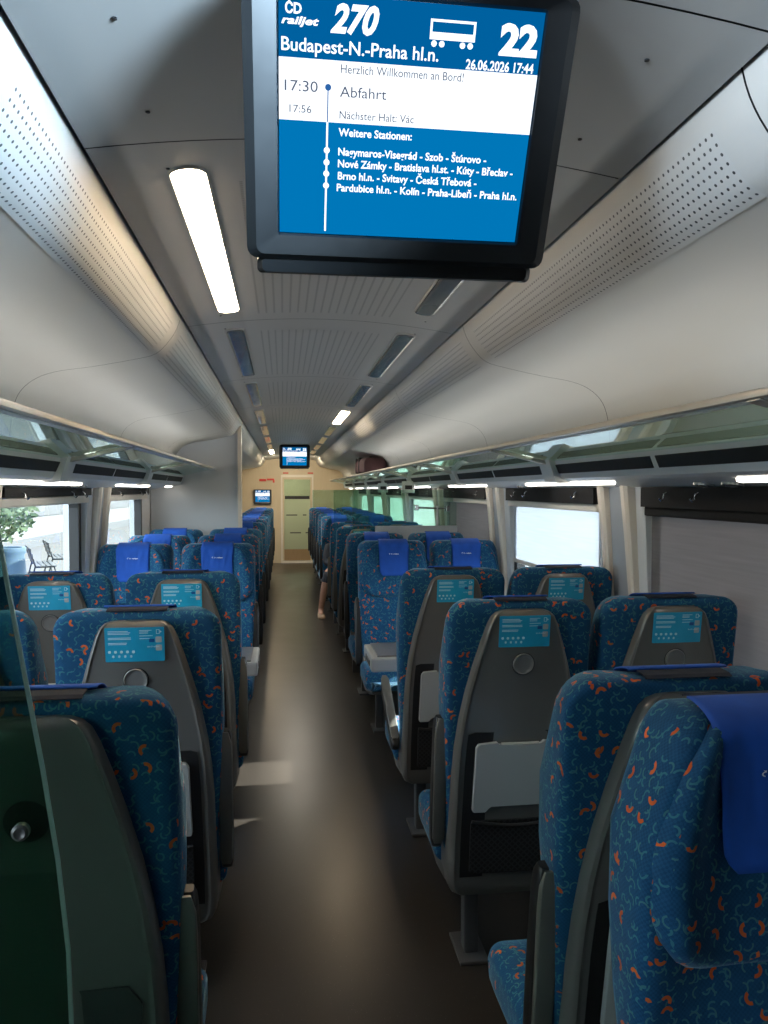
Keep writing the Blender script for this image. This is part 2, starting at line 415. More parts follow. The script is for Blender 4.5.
def make_shell():
    bm = bmesh.new(); rings = []
    for z, w_ in SHELL:
        att = 0.012 + 0.11*smooth01((0.62-z)/0.2)
        k = 0.35 if z > 1.222 else (0.75 if z > 1.215 else (0.95 if z > 1.20 else 1.0))
        if z < 0.3: k = 0.6 + 0.4*(z-0.262)/0.04
        pr = [(1.0, att), (1.0, 0.004), (0.985, -0.016), (0.955, -0.027), (0.91, -0.030), (0.885, -0.027), (0.86, -0.0265), (0.6, -0.031), (0.3, -0.034), (0.0, -0.035)]
        half = [(-w_*a, (y if i == 0 else y*k)) for i, (a, y) in enumerate(pr)]
        pts = half + [(-x, y) for x, y in half[-2::-1]]
        pts = pts + [(w_*0.5, att-0.004), (0, att-0.004), (-w_*0.5, att-0.004)]
        rings.append([(x, y + rec(z), z) for x, y in pts])
    loft(bm, rings); return bm
def on_shell(x, z, off):   # rear face of the shell
    return -0.036 + 0.008*min(1, abs(x)/0.17)*0.6 + rec(z) - off
def slab(bm, outline, off, th):
    """plate with the given (x, z) outline lying on the rear face of the shell"""
    a = [(x, on_shell(x, z, off), z) for x, z in outline]
    b = [(x, on_shell(x, z, off)+th, z) for x, z in outline]
    loft(bm, [a, b])
def rr(x0, x1, z0, z1, r, n=5):
    cx = (x0+x1)/2; pts = rrect((x1-x0)/2, z0, z1, r, r, n, 2); return [(x+cx, z) for x, z in pts]
def make_seat_base(name, arm, label=None, cat='seat', group=None):
    t = empty(name, label=label, cat=cat, group=group)
    sh = finish(make_shell(), 'back_shell', M['shell'], t, True); tag(sh, 'grey-brown plastic shell on the rear of the backrest')
    finish(make_back(), 'backrest', M['fabric'], t, True)
    finish(make_headrest(), 'headrest', M['fabric'], t, True)
    cv = finish(make_cover(), 'headrest_cover', M['cover'], t, True); tag(cv, 'plain blue cloth cover over the headrest')
    bm = bmesh.new()
    loft(bm, [[(x, y+rec(z), z) for y, z in ((.010, 1.2500), (.020, 1.2540), (.050, 1.2565), (.050, 1.2580), (.018, 1.2560), (.007, 1.2515))] for x in (-.085, -.04, .04, .085)])
    finish(bm, 'cover_strap', M['cover_navy'], t)
    # cloth logo
    lg = text_obj('ČD railjet', 'logo', M['logo'], 0.068, 0.012, .035)
    lg.parent = cv
    lg.matrix_local = Matrix.Translation((0.034, hf(0.05, 1.165)+0.0400+rec(1.165), 1.160)) @ Matrix.Rotation(PI, 4, 'Z') @ Matrix.Rotation(PI/2 , 4, 'X')
    # sticker
    bm = bmesh.new(); slab(bm, rr(-0.082, 0.082, 1.110, 1.210, 0.003, 3), 0.0008, 0.0012)
    st = finish(bm, 'sticker', M['sticker'], t); tag(st, 'cyan information sticker with white pictograms')
    bm = bmesh.new()
    def dash(x0, x1, z0, z1): slab(bm, [(x0, z0), (x1, z0), (x1, z1), (x0, z1)], 0.0016, 0.0009)
    rnd = random.Random(3)
    for k, z in enumerate((1.199, 1.195, 1.191, 1.180, 1.176, 1.165, 1.161)):
        dash(-0.073, -0.073+rnd.uniform(0.05, 0.072), z-0.0009, z+0.0009)
    for z in (1.201, 1.197, 1.193, 1.185, 1.177): dash(0.014, 0.014+rnd.uniform(0.02, 0.036), z-0.0008, z+0.0008)
    for i in range(5):
        x = -0.070+0.0165*i; slab(bm, rr(x-0.004, x+0.004, 1.135, 1.143, 0.003, 3), 0.0016, 0.0009)
    for i in range(4):
        x = -0.060+0.0165*i; slab(bm, rr(x-0.003, x+0.003, 1.122, 1.1295, 0.0025, 3), 0.0016, 0.0009)
    # pictogram of a hand-held device with an arrow
    for d in ((0.060, 0.0615, 1.190, 1.203), (0.068, 0.0695, 1.190, 1.203), (0.060, 0.0695, 1.2015, 1.203), (0.060, 0.0695, 1.190, 1.1915)): dash(*d)
    slab(bm, [(0.0705, 1.193), (0.0755, 1.1965), (0.0705, 1.200)], 0.0016, 0.0009)
    finish(bm, 'sticker_print', M['print'], st)
    bm = bmesh.new()
    for d in ((0.058, 0.075, 1.165, 1.182), (0.058, 0.075, 1.141, 1.158)): slab(bm, rr(*d, 0.002, 3), 0.0016, 0.0009)
    finish(bm, 'sticker_tile', M['print_grey'], st)
    bm = bmesh.new()
    slab(bm, rr(-0.072+0.112, 0.055, 1.166, 1.176, 0.001, 3), 0.0014, 0.0007)
    finish(bm, 'sticker_patch', M['sticker_dark'], st)
    lt = text_obj('#cdrailjet', 'sticker_text', M['print'], 0.034, 0.006); lt.parent = st
    lt.matrix_local = Matrix.Translation((0.035, on_shell(0, 1.15, 0.0025), 1.150)) @ Matrix.Rotation(PI/2+REC*-1.0, 4, 'X')
    # round knob-like disc
    bm = bmesh.new(); rings = []
    for r, off in ((0.034, -0.001), (0.034, 0.003), (0.0315, 0.0055), (0.0295, 0.0036), (0.020, 0.003), (0.004, 0.0028)):
        rings.append([(r*math.cos(2*PI*k/28), on_shell(0, 1.055+r*math.sin(2*PI*k/28), off), 1.055+r*math.sin(2*PI*k/28)) for k in range(28)])
    dk = bmesh.new(); loft(dk, [[(r*math.cos(2*PI*k/28), on_shell(0, 1.055+r*math.sin(2*PI*k/28), off), 1.055+r*math.sin(2*PI*k/28)) for k in range(28)] for r, off in ((.0365, -.002), (.0365, .0008))]); finish(dk, 'disc_gap', M['recess'], t)
    loft(bm, rings); finish(bm, 'disc', M['disc'], t, True)
    # black recess, tray and net pocket in the lower half
    def side(z): return shell_w(z)*0.87 - 0.008
    zs = [0.335, 0.45, 0.6, 0.72, 0.80, 0.825]
    out = [(side(z), z) for z in zs] + [(side(0.83)-0.02, 0.832)]; out = out + [(-x, z) for x, z in out[::-1]]
    bm = bmesh.new(); slab(bm, out, 0.001, 0.002); finish(bm, 'recess', M['recess'], t)
    tw = 0.150
    o = [(tw*0.99, 0.575), (tw*0.96, 0.566), (0.105, 0.566), (0.097, 0.578), (0.088, 0.588), (-0.088, 0.588), (-0.097, 0.578), (-0.105, 0.566), (-tw*0.96, 0.566), (-tw*0.99, 0.575),
         (-tw*0.955, 0.785), (-tw*0.90, 0.797), (-0.075, 0.803), (-0.070, 0.792), (0, 0.789), (0.070, 0.792), (0.075, 0.803), (tw*0.90, 0.797), (tw*0.955, 0.785)]
    bm = bmesh.new(); slab(bm, o, 0.016, 0.015)
    bmesh.ops.bevel(bm, geom=bm.edges[:], offset=0.0025, segments=1, affect='EDGES')
    tr = finish(bm, 'tray_table', M['tray'], t); tag(tr, 'light grey folding tray')
    bm = bmesh.new(); slab(bm, rr(-0.062, 0.062, 0.7935, 0.799, 0.002, 3), 0.014, 0.008); finish(bm, 'tray_latch', M['bar'], tr)
    bm = bmesh.new(); slab(bm, rr(-0.150, 0.150, 0.352, 0.535, 0.012), 0.012, 0.010); pk = finish(bm, 'net_pocket', M['net'], t)
    bm = bmesh.new()
    tube(bm, [(-0.15+0.3*k/10, on_shell(0, 0.535, 0.016)-0.012*math.sin(PI*k/10), 0.538-0.012*math.sin(PI*k/10)) for k in range(11)], 0.005, 6)
    finish(bm, 'elastic', M['black'], pk, True)
    # cushion
    bm = bmesh.new(); rings = []
    def cring(y, hw, z0, z1, r):
        return [(x, y, z) for x, z in rrect(hw, z0, z1, r, min(r, .03), 6, 4)]
    for y, s in ((0.205, .97), (0.215, 1), (0.30, 1), (0.40, 1), (0.48, 1), (0.535, .995), (0.565, .975), (0.585, .93), (0.595, .84)):
        top = 0.455 + 0.01*(y-0.2) - 0.10*smooth01((y-0.52)/0.11)
        rings.append(cring(y, 0.236*s, 0.335+0.04*smooth01((y-.52)/.08), top, 0.035))
    loft(bm, rings); finish(bm, 'cushion', M['fabric'], t, True)
    # base frame
    bm = bmesh.new(); rings = []
    for y, z0, z1, hw in ((0.155, .30, .40, .205), (0.17, .285, .42, .214), (0.30, .275, .345, .216), (0.45, .29, .345, .212), (0.55, .315, .35, .195)):
        rings.append([(x, y, z) for x, z in rrect(hw, z0, z1, .018, .018, 4, 2)])
    loft(bm, rings); finish(bm, 'seat_frame', M['shell'], t, True)
    bm = bmesh.new()
    bx(bm, -0.025, 0.025, 0.20, 0.26, 0.012, 0.30, bev=0.008); bx(bm, -0.05, 0.05, 0.15, 0.33, 0.0, 0.014, bev=0.004)
    lg = finish(bm, 'leg', M['leg'], t); lg.location.x = (-0.10 if arm >= 0 else 0.10)*-1
    return t
def arm_mesh():
    """armrest along +z from its pivot at the origin; x is across, y forward"""
    bm = bmesh.new(); rings = []
    for z, a, b in ((-0.045, .012, .012), (-0.038, .017, .020), (-0.015, .020, .026), (0.20, .020, .028), (0.36, .019, .026), (0.395, .017, .020), (0.412, .012, .012)):
        rings.append([(x, y+.006, z) for x, y in rrect(a, -b, b, min(a, b)*.5, min(a, b)*.5, 4, 2)])
    loft(bm, rings); return bm
def arm_pad_mesh():
    bm = bmesh.new(); rings = []
    for z, a, q in ((-0.02, .012, .002), (0.0, .019, .010), (0.34, .021, .013), (0.385, .019, .011), (0.418, .010, .003)):
        rings.append([(x, y-.026, z) for x, y in rrect(a, -q, q, q*.8, q*.3, 4, 2)])
    loft(bm, rings); return bm
def add_arm(seat, side, tilt=0.0):
    o = finish(arm_mesh(), 'armrest', M['arm'], seat, True) if 'arm' not in PROTO else PROTO['arm'].copy()
    if 'arm' not in PROTO: PROTO['arm'] = o; p = finish(arm_pad_mesh(), 'arm_pad', M['armtop'], o, True); PROTO['pad'] = p
    else:
        COL.objects.link(o); o.parent = seat
        p = PROTO['pad'].copy(); COL.objects.link(p); p.parent = o
    o.location = (side*0.242, 0.16, 0.455)
    o.rotation_euler = (math.atan(REC)*1.0 - tilt if tilt else math.atan(REC), 0, 0)
    return o
PROTO = {}
def text_obj(body, name, mat, width, height, bold=0.0, shear=0.0, cap=None):
    cu = bpy.data.curves.new(name, 'FONT'); cu.body = body; cu.size = 1; cu.extrude = 0.0; cu.offset = bold; cu.shear = shear
    cu.resolution_u = 3
    o = bpy.data.objects.new(name, cu); COL.objects.link(o); bpy.context.view_layer.update()
    me = bpy.data.meshes.new_from_object(o.evaluated_get(bpy.context.evaluated_depsgraph_get()))
    bpy.data.objects.remove(o); bpy.data.curves.remove(cu)
    xs = [v.co.x for v in me.vertices]; ys = [v.co.y for v in me.vertices]
    sx = width/(max(xs)-min(xs)); sy = height/(max(ys)-min(ys)) if height else (cap/0.72 if cap else sx)
    x0, y0 = min(xs), (min(ys) if height or not cap else 0)
    for v in me.vertices: v.co = ((v.co.x-x0)*sx, (v.co.y-y0)*sy, 0)
    me.materials.clear(); me.materials.append(mat); me.name = name
    o = bpy.data.objects.new(name, me); COL.objects.link(o); return o

# ================================================================== SETTING
Y0, YE = -1.6, 16.8
def struct(o): o['kind'] = 'structure'; return o
struct(box('floor', M['floor'], (CX-HW-.05, CX+HW+.05, Y0, YE, -0.05, 0)))
# ceiling: dark backing above the panels, then each panel a piece of its own
ceil = struct(box('ceiling', M['joint'], (CX-1.45, CX+1.45, Y0, YE, 2.345, 2.37)))
seams = [-1.76, -0.16, 1.02, 1.53, 3.12, 4.70, 6.26, 7.86, 9.46, 11.06, 12.66, 14.26, 15.86, YE]
def strip_panel(name, prof, ya, yb, mat, parent, g=0.0022, fold=True):
    """sheet following an (x, z) profile between ya and yb; UV in metres"""
    bm = bmesh.new(); uvl = bm.loops.layers.uv.new('UVMap')
    n = len(prof); arc = [0]
    for a, b in zip(prof, prof[1:]): arc.append(arc[-1]+math.hypot(b[0]-a[0], b[1]-a[1]))
    ra = [bm.verts.new((x, ya+g, z)) for x, z in prof]; rb = [bm.verts.new((x, yb-g, z)) for x, z in prof]
    for i in range(n-1):
        f = bm.faces.new((ra[i], ra[i+1], rb[i+1], rb[i])); f.smooth = True
        for l, (u, v) in zip(f.loops, ((arc[i], ya), (arc[i+1], ya), (arc[i+1], yb), (arc[i], yb))): l[uvl].uv = (u, v)
    me = bpy.data.meshes.new(name); bm.to_mesh(me); bm.free(); me.materials.append(mat)
    o = bpy.data.objects.new(name, me); COL.objects.link(o); o.parent = parent; return o
def arch(d): return 2.25 + 0.045*(1-(d/0.537)**2)
for ya, yb in zip(seams, seams[1:]):
    full = [-.537+1.074*k/16 for k in range(17)]
    strip_panel('ceiling_panel', [(CX+d, arch(d)) for d in full], ya, yb, M['ceiling'], ceil)
    if yb-ya > 1.2 and ya > 1.2:
        mid = [-.27+.54*k/8 for k in range(9)]
        strip_panel('perforated_panel', [(CX+d, arch(d)-0.0015) for d in mid], ya+.2, yb-.12, M['ceilperf'], ceil, 0)
# screws
bm = bmesh.new()
for ya in seams[2:6]:
    for d in (-.40, .40):
        for y in (ya-.12, ya+.12):
            rings = [[(CX+d+r*math.cos(2*PI*k/8), y+r*math.sin(2*PI*k/8), arch(d)+dz) for k in range(8)] for r, dz in ((.0042, .002), (.0042, -.0015), (.002, -.002))]
            loft(bm, rings)
o = finish(bm, 'screws', M['joint'], ceil); o['kind'] = 'stuff'
cove_prof0 = [(.545, 2.262), (.560, 2.215), (.590, 2.165), (.640, 2.115)]
cove_low = [(.640, 2.115), (.72, 2.092), (.87, 2.062), (.98, 2.045), (1.05, 2.025), (1.10, 1.995), (1.135, 1.955), (1.155, 1.90), (1.165, 1.83), (1.17, 1.735)]
cseams = [-1.6, -.75, 1.12] + [1.12+1.86*k for k in range(1, 9)] + [YE]
def spline(p, n=3):
    out = []
    for i in range(len(p)-1):
        a = p[max(i-1, 0)]; b = p[i]; c = p[i+1]; d = p[min(i+2, len(p)-1)]
        for k in range(n):
            t = k/n; out.append(tuple(.5*((2*b[j])+(-a[j]+c[j])*t+(2*a[j]-5*b[j]+4*c[j]-d[j])*t*t+(-a[j]+3*b[j]-3*c[j]+d[j])*t**3) for j in (0, 1)))
    return out+[p[-1]]
cove_all = spline(cove_prof0+cove_low[1:])
for s, nm in ((-1, 'trim_1'), (1, 'trim_2')):
    back = struct(empty(nm)); 
    for ya, yb in zip(cseams, cseams[1:]):
        yb2 = yb
        if s < 0 and ya > 7.3: pass
        strip_panel('cove_panel', [(CX+s*d, z) for d, z in cove_all], ya, yb2, M['cove'], back)
        if yb-ya > .9:
            pp = [p for p in cove_all if .558 < p[0] < .672]
            strip_panel('perforated_strip', [(CX+s*(d-.0012), z-.0015) for d, z in pp], ya+.10, yb-.12, M['coveperf'], back, 0)
    # dark joint between the flat ceiling and the cove, and the backing behind the cove seams
    strip_panel('joint_gap', [(CX+s*.534, 2.256), (CX+s*.549, 2.275)], Y0, YE, M['joint'], back, 0)
    strip_panel('backing', [(CX+s*(d+.012), z+.012) for d, z in cove_all], Y0, YE, M['joint'], back, 0)
# ---- side walls with window openings
WIN = {1: [(1.55, 3.02), (3.50, 4.97), (5.50, 6.97), (7.50, 8.97), (9.50, 10.97), (11.5, 12.97), (13.5, 14.97)],
       -1: [(-.5, .9), (1.42, 2.88), (3.36, 4.83), (5.38, 6.85), (7.60, 8.97), (9.50, 10.97), (11.5, 12.97), (13.5, 14.97)]}
ZB, ZT = 0.80, 1.60
nwin = 0; ntrim = 3
for s, nm in ((-1, 'left'), (1, 'right')):
    bm = bmesh.new(); xi = CX+s*HW; xo = CX+s*(HW+.10); a, b = min(xi, xo), max(xi, xo)
    bx(bm, a, b, Y0, YE, ZT, 2.36)
    ys = [Y0]
    for p in WIN[s]: ys += list(p)
    ys.append(YE)
    for i in range(0, len(ys), 2): bx(bm, a, b, ys[i], ys[i+1], ZB, ZT)
    wallo = struct(finish(bm, 'wall_'+nm, M['wall']))
    lw = box('lower_panel', M['lowwall'], (a, b, Y0, YE, 0, ZB), wallo)
    x1 = CX+s*(HW-.07)
    box('window_sill', M['lowwall'], (min(x1, xi), max(x1, xi), Y0, YE, ZB-.06, ZB-.02), wallo, bev=.006)
    struct(box('baseboard_'+nm, M['leg'], (min(xi, xi-s*.04), max(xi, xi-s*.04), Y0, YE, 0, .12), bev=.005))
    for k, (ya, yb) in enumerate(WIN[s]):
        nwin += 1
        wi = struct(empty('window_%d' % nwin, (CX+s*(HW+.03), (ya+yb)/2, 0)))
        L = (yb-ya)/2
        bm = bmesh.new(); f = .062
        outer = [(y, z) for y, z in rrect(L, ZB, ZT, .02, .02, 5, 2)]; inner = [(y, z) for y, z in rrect(L-f, ZB+f, ZT-f*.6, .07, .07, 5, 2)]
        loft(bm, [[(-s*.035, y, z) for y, z in outer], [(-s*.035, y, z) for y, z in inner], [(s*.02, y, z) for y, z in inner], [(s*.02, y, z) for y, z in outer]], cap=False)
        finish(bm, 'window_frame', M['rubber'], wi)
        box('pane', M['pane'], (-.004+s*.02, .004+s*.02, -L+.02, L-.02, ZB+.02, ZT-.02), wi)
        box('header', M['header'], (min(-s*.10, -s*.04), max(-s*.10, -s*.04), -L+.005, L-.005, 1.530 if s > 0 else 1.568, 1.612), wi)
        bl = None
        if s > 0:
            if k == 0: bl = (M['blind_grey'], ZB+.13)
            elif k == 1: bl = (M['blind_white'], ZB+.34)
            elif k == 2: bl = (M['blind_grey'], ZB+.06)
            else: bl = (M['added_far_blind'], ZB+.05)  # far blinds are made up: keep sun off the floor, brighten the coach
            box('blind_roller', M['bar'] if k else M['header'], (min(-s*.085, -s*.05), max(-s*.085, -s*.05), -L+.005, L-.005, 1.492, 1.531), wi, bev=.008)
        else:
            box('blind_roller', M['bar'], (min(-s*.085, -s*.05), max(-s*.085, -s*.05), -L+.005, L-.005, 1.522, 1.566), wi, bev=.008)
        if bl:
            o = box('blind', bl[0], (min(-s*.042, -s*.046), max(-s*.042, -s*.046), -L+(.045 if k else .0), L-(.03 if k else .0), bl[1], 1.56), wi)
            box('blind_bar', M['bar'], (min(-s*.038, -s*.052), max(-s*.038, -s*.052), -L+.04, L-.03, bl[1]-.02, bl[1]+.005), wi)
        # coat hooks on the header
        for hy in (-L+.22, L-.45, L-.22):
            bm = bmesh.new()
            tube(bm, [(-s*.10, hy, 1.59), (-s*.112, hy, 1.583), (-s*.114, hy, 1.565), (-s*.123, hy, 1.557), (-s*.131, hy, 1.567)], .0035, 6)
            finish(bm, 'coat_hook', M['chrome'], wi, True)
    # pillars between the windows: bluish panel flanked by two cream ribs
    for k in range(len(WIN[s])-1):
        ya, yb = WIN[s][k][1], WIN[s][k+1][0]
        if ya < 0: continue
        if s < 0 and ya > 6.5: continue
        pt = struct(empty('trim_%d' % ntrim, (xi, (ya+yb)/2, 0))); ntrim += 1
        hw = (yb-ya)/2
        def slant(name, y0, y1, p0, p1, mat, rad):
            bm = bmesh.new(); rings = []
            for z, p in ((ZB-.02, p0), (1.1, p0*.75+p1*.25), (1.4, p0*.35+p1*.65), (1.62, p1)):
                rings.append([(-s*(p*math.sin(a)), (y0+y1)/2 - (y1-y0)/2*math.cos(a), z) for a in [PI*k2/8 for k2 in range(9)]] if rad else
                             [(0, y0, z), (-s*p*.85, y0, z), (-s*p, y0+.012, z), (-s*p, y1-.012, z), (-s*p*.85, y1, z), (0, y1, z)])
            loft(bm, rings); finish(bm, name, mat, pt, rad)
        slant('pillar_panel', -hw+.02, hw-.02, .012, .050, M['wall'], False)
        slant('pillar_panel', -.10, .10, .018, .062, M['pillar'], False)
        slant('rib', -.150, -.095, .035, .100, M['rib'], False)
        slant('rib', .095, .150, .035, .100, M['rib'], False)
# ---- luggage racks
def rack(s, Ya, Yb, first, label):
    X = lambda d: CX+s*d
    t = empty('luggage_rack', (X(.95), Ya, 1.6), label=label, cat='luggage rack')
    off = Vector((-X(.95), -Ya, -1.6))
    def part(bm, name, mat, smooth=False):
        bmesh.ops.translate(bm, verts=bm.verts[:], vec=off); return finish(bm, name, mat, t, smooth)
    def ext(prof, ya, yb):
        bm = bmesh.new(); loft(bm, [[(X(d), y, z) for d, z in prof] for y in (ya, yb)]); return bm
    part(ext([(.780, 1.796), (.783, 1.803), (.790, 1.806), (.808, 1.804), (.810, 1.796), (.806, 1.787), (.790, 1.785), (.782, 1.788)], Ya, Yb), 'front_rail', M['rail'], True)
    part(ext([(.800, 1.792), (.830, 1.790), (.830, 1.783), (.800, 1.783)], Ya, Yb), 'glass_rail', M['rackwhite'])
    br = [first+2*k for k in range(9) if Ya < first+2*k < Yb]
    edges = [Ya]+br+[Yb]
    for a, b in zip(edges, edges[1:]):
        if b-a < .2: continue
        part(ext([(.820, 1.799), (1.085, 1.738), (1.085, 1.731), (.820, 1.792)], a+.03, b-.03), 'glass_shelf', M['shelf'])
    part(ext([(1.075, 1.738), (1.082, 1.742), (1.37, 1.70), (1.385, 1.612), (1.385, 1.604), (1.14, 1.642), (1.110, 1.652)], Ya, Yb), 'service_duct', M['rackwhite'])
    # dark air slots in the sloping front face
    p0 = Vector((1.0800, 1.722)); p1 = Vector((1.1040, 1.668)); nrm = Vector((-.915, -.404))
    for a, b in zip(edges, edges[1:]):
        L = (b-a-.10); 
        for q in range(2):
            y0 = a+.05+q*L/2+.02; y1 = a+.05+(q+1)*L/2-.02
            if y1-y0 < .1: continue
            pa_ = p0.lerp(p1, .10); pb_ = p0.lerp(p1, .84); q0 = pa_+nrm*.003; q1 = pb_+nrm*.003; r0 = pa_-nrm*.006; r1 = pb_-nrm*.006
            part(ext([tuple(q0), tuple(q1), tuple(r1), tuple(r0)], y0, y1), 'air_slot', M['recess'])
    for y in br:
        bm = bmesh.new()
        loft(bm, [[(X(d), yy, z) for d, z in ((1.045, 1.750), (1.15, 1.757), (1.15, 1.632), (1.082, 1.640))] for yy in (y-.075, y+.075)])
        b_ = part(bm, 'bracket', M['rackwhite'])
        bm = bmesh.new()
        loft(bm, [[(X(d), yy, z) for d, z in ((.79, 1.794), (.79, 1.782), (1.07, 1.716), (1.07, 1.734))] for yy in (y-.022, y+.022)])
        part(bm, 'strut', M['rail'])
    y = first-.45-2
    k = 0
    while y < Yb:
        a, b = max(y, Ya+.05), min(y+1.12, Yb-.05)
        if b-a > .3:
            part(ext([(1.180, 1.6395), (1.202, 1.6337), (1.200, 1.622), (1.182, 1.626)], a, b), 'light_strip', M['strip_on'])
        for yy in (y+1.28, y+1.45):
            if Ya < yy < Yb:
                bm = bmesh.new()
                rings = [[(X(1.27)+r*1.0*math.cos(2*PI*q/16), yy+r*1.5*math.sin(2*PI*q/16), 1.622-(r*math.cos(2*PI*q/16)*s)*.155+dz) for q in range(16)] for r, dz in ((.030, .004), (.030, -.008), (.022, -.010), (.015, -.006))]
                loft(bm, rings); part(bm, 'reading_lamp', M['lens'], True)
        y += 2
    return t
rk_l = rack(-1, .95, 7.28, 1.38, 'glass luggage rack above the left-hand windows, ending at white partition')
rk_r = rack(1, .95, 15.6, 1.45, 'long glass luggage rack above the right-hand windows')
for yy in (7.35, 9.25):
    o = box('display_box', M['white'], (-.06+.10, .06+.10, yy-.95-.03, yy-.95+.03, -.03, .085), rk_r, bev=.008)
    box('display_window', M['black'], (.065, .135, yy-.95-.034, yy-.95-.028, .005, .045), o)
# ---- white partition on the left, its cream edge strip and the end wall
pw = struct(box('wall_partition', M['wall'], (CX-1.385, CX-.575, 7.30, 7.36, 0, 2.16)))
# shape the top to the cove
bm = bmesh.new()
prof = [(.575, 0), (1.385, 0), (1.385, 1.70), (1.185, 1.73), (1.18, 1.83), (1.17, 1.90), (1.15, 1.96), (1.11, 2.005), (1.05, 2.035), (.87, 2.07), (.72, 2.102), (.64, 2.125), (.59, 2.175), (.575, 2.20)]
loft(bm, [[(CX-d, y, z) for d, z in prof] for y in (7.30, 7.36)])
bmesh.ops.recalc_face_normals(bm, faces=bm.faces[:]); bm.to_mesh(pw.data); bm.free()
bm = bmesh.new()
loft(bm, [[(x, y, z) for x, y in ((CX-.585, 7.27), (CX-.552, 7.275), (CX-.552, 7.385), (CX-.585, 7.39))] for z in (0, 2.20)])
finish(bm, 'edge_strip', M['rib'], pw)
we = struct(box('wall_end', M['endwall'], (CX-HW, CX-.21, YE, YE+.05, 0, 2.33)))
box('side_panel', M['endwall'], (CX+.50, CX+HW, YE, YE+.05, 0, 2.33), we)
box('lintel', M['endwall'], (CX-.21, CX+.50, YE, YE+.05, 1.93, 2.33), we)
d1 = struct(empty('door_1', (CX+.145, YE-.01, 0)))
bm = bmesh.new()
for q in ((-.355, -.32, 0, 1.93), (.32, .355, 0, 1.93), (-.32, .32, 1.88, 1.93)): bx(bm, q[0], q[1], -.02, .05, q[2], q[3])
finish(bm, 'door_frame', M['rib'], d1)
bm = bmesh.new()
for q in ((-.32, -.285, .05, 1.88), (.285, .32, .05, 1.88), (-.285, .285, 1.83, 1.88)): bx(bm, q[0], q[1], -.01, .03, q[2], q[3])
finish(bm, 'door_leaf', M['endwall'], d1)
box('kick_plate', M['kick'], (-.285, .285, -.012, .03, .05, .30), d1)
box('threshold', M['bar'], (-.32, .32, -.05, .03, 0, .045), d1)
box('door_pane', M['frost'], (-.285, .285, .005, .012, .30, 1.40), d1)
box('clear_pane', M['screen_glass'], (-.285, .285, .005, .012, 1.47, 1.83), d1)
box('push_bar', M['black'], (-.27, .27, -.03, .005, 1.40, 1.47), d1)
bm = bmesh.new()
for z, x0, x1 in ((1.05, -.24, .0), (1.05, .12, .2), (.66, -.16, .08), (.66, .18, .24)): bx(bm, x0, x1, -.001, .004, z-.012, z+.012)
finish(bm, 'door_mark', M['leg'], d1)
# vestibule beyond the door, with its own ceiling lamp
ve = struct(empty('wall_vestibule', (CX, YE+1.2, 0)))
box('back_panel', M['endwall'], (-.9, .9, .6, .64, 0, 2.3), ve); box('left_panel', M['wall'], (-.94, -.9, -1.14, .64, 0, 2.3), ve)
box('right_panel', M['wall'], (.9, .94, -1.14, .64, 0, 2.3), ve); box('top_panel', M['ceiling'], (-.94, .94, -1.14, .64, 2.3, 2.34), ve)
box('floor_panel', M['floor'], (-.94, .94, -1.14, .64, -.04, 0), ve)
area('vestibule_lamp', (CX, YE+.9, 2.25), (CX, YE+.9, 0), .5, .5, 15, (1.0, 0.98, 0.80))
# wall behind the camera closes the coach
struct(box('wall_back', M['wall'], (CX-HW, CX+HW, Y0-.05, Y0, 0, 2.33)))

# ================================================================== CEILING LAMPS
def lamp(x, ya, yb, on, label, group=None):
    d = x-CX; tilt = math.atan(2*.045*d/.537**2)
    t = empty('ceiling_lamp', (x, (ya+yb)/2, arch(d)), label=label, cat='ceiling light', group=group)
    L = (yb-ya)/2
    def pill(w_, l, r=.92):
        return [(px, py) for px, py in rrect(w_, -l, l, w_*r, w_*r, 6, 2)]
    rot = Matrix.Rotation(-tilt*-1 if d < 0 else tilt, 4, 'Y')
    bm = bmesh.new(); loft(bm, [[rot @ Vector((a, b, z)) for a, b in pill(w_, L-e)] for w_, e, z in ((.043, 0, .003), (.043, 0, -.004), (.038, .005, -.006), (.038, .005, .0))])
    finish(bm, 'lamp_frame', M['ceiling'], t)
    bm = bmesh.new(); loft(bm, [[rot @ Vector((a, b, z)) for a, b in pill(w_, L-e)] for w_, e, z in ((.037, .006, -.002), (.036, .007, -.007), (.028, .016, -.009))])
    finish(bm, 'diffuser', M['lamp_on'] if on else M['lamp_off'], t)
names = {0: 'nearest', 1: 'second', 2: 'third', 3: 'fourth', 4: 'fifth', 5: 'sixth', 6: 'seventh', 7: 'eighth'}
for k in range(8):
    y = 1.64+1.61*k
    onL = k in (0, 7); onR = k in (3,)
    lamp(-.198, y, y+1.30, onL, 'long lit warm-white ceiling lamp left of the large monitor' if k == 0 else
         ('small-looking lit ceiling lamp far down on the left of the ceiling' if onL else 'unlit grey ceiling lamp, %s along the left row' % names[k]), 'lamps in the left ceiling row')
    lamp(.535, y, y+1.25, onR, 'lit warm ceiling lamp in the right ceiling row' if onR else 'unlit reflective ceiling lamp, %s along the right row' % names[k], 'lamps in the right ceiling row')

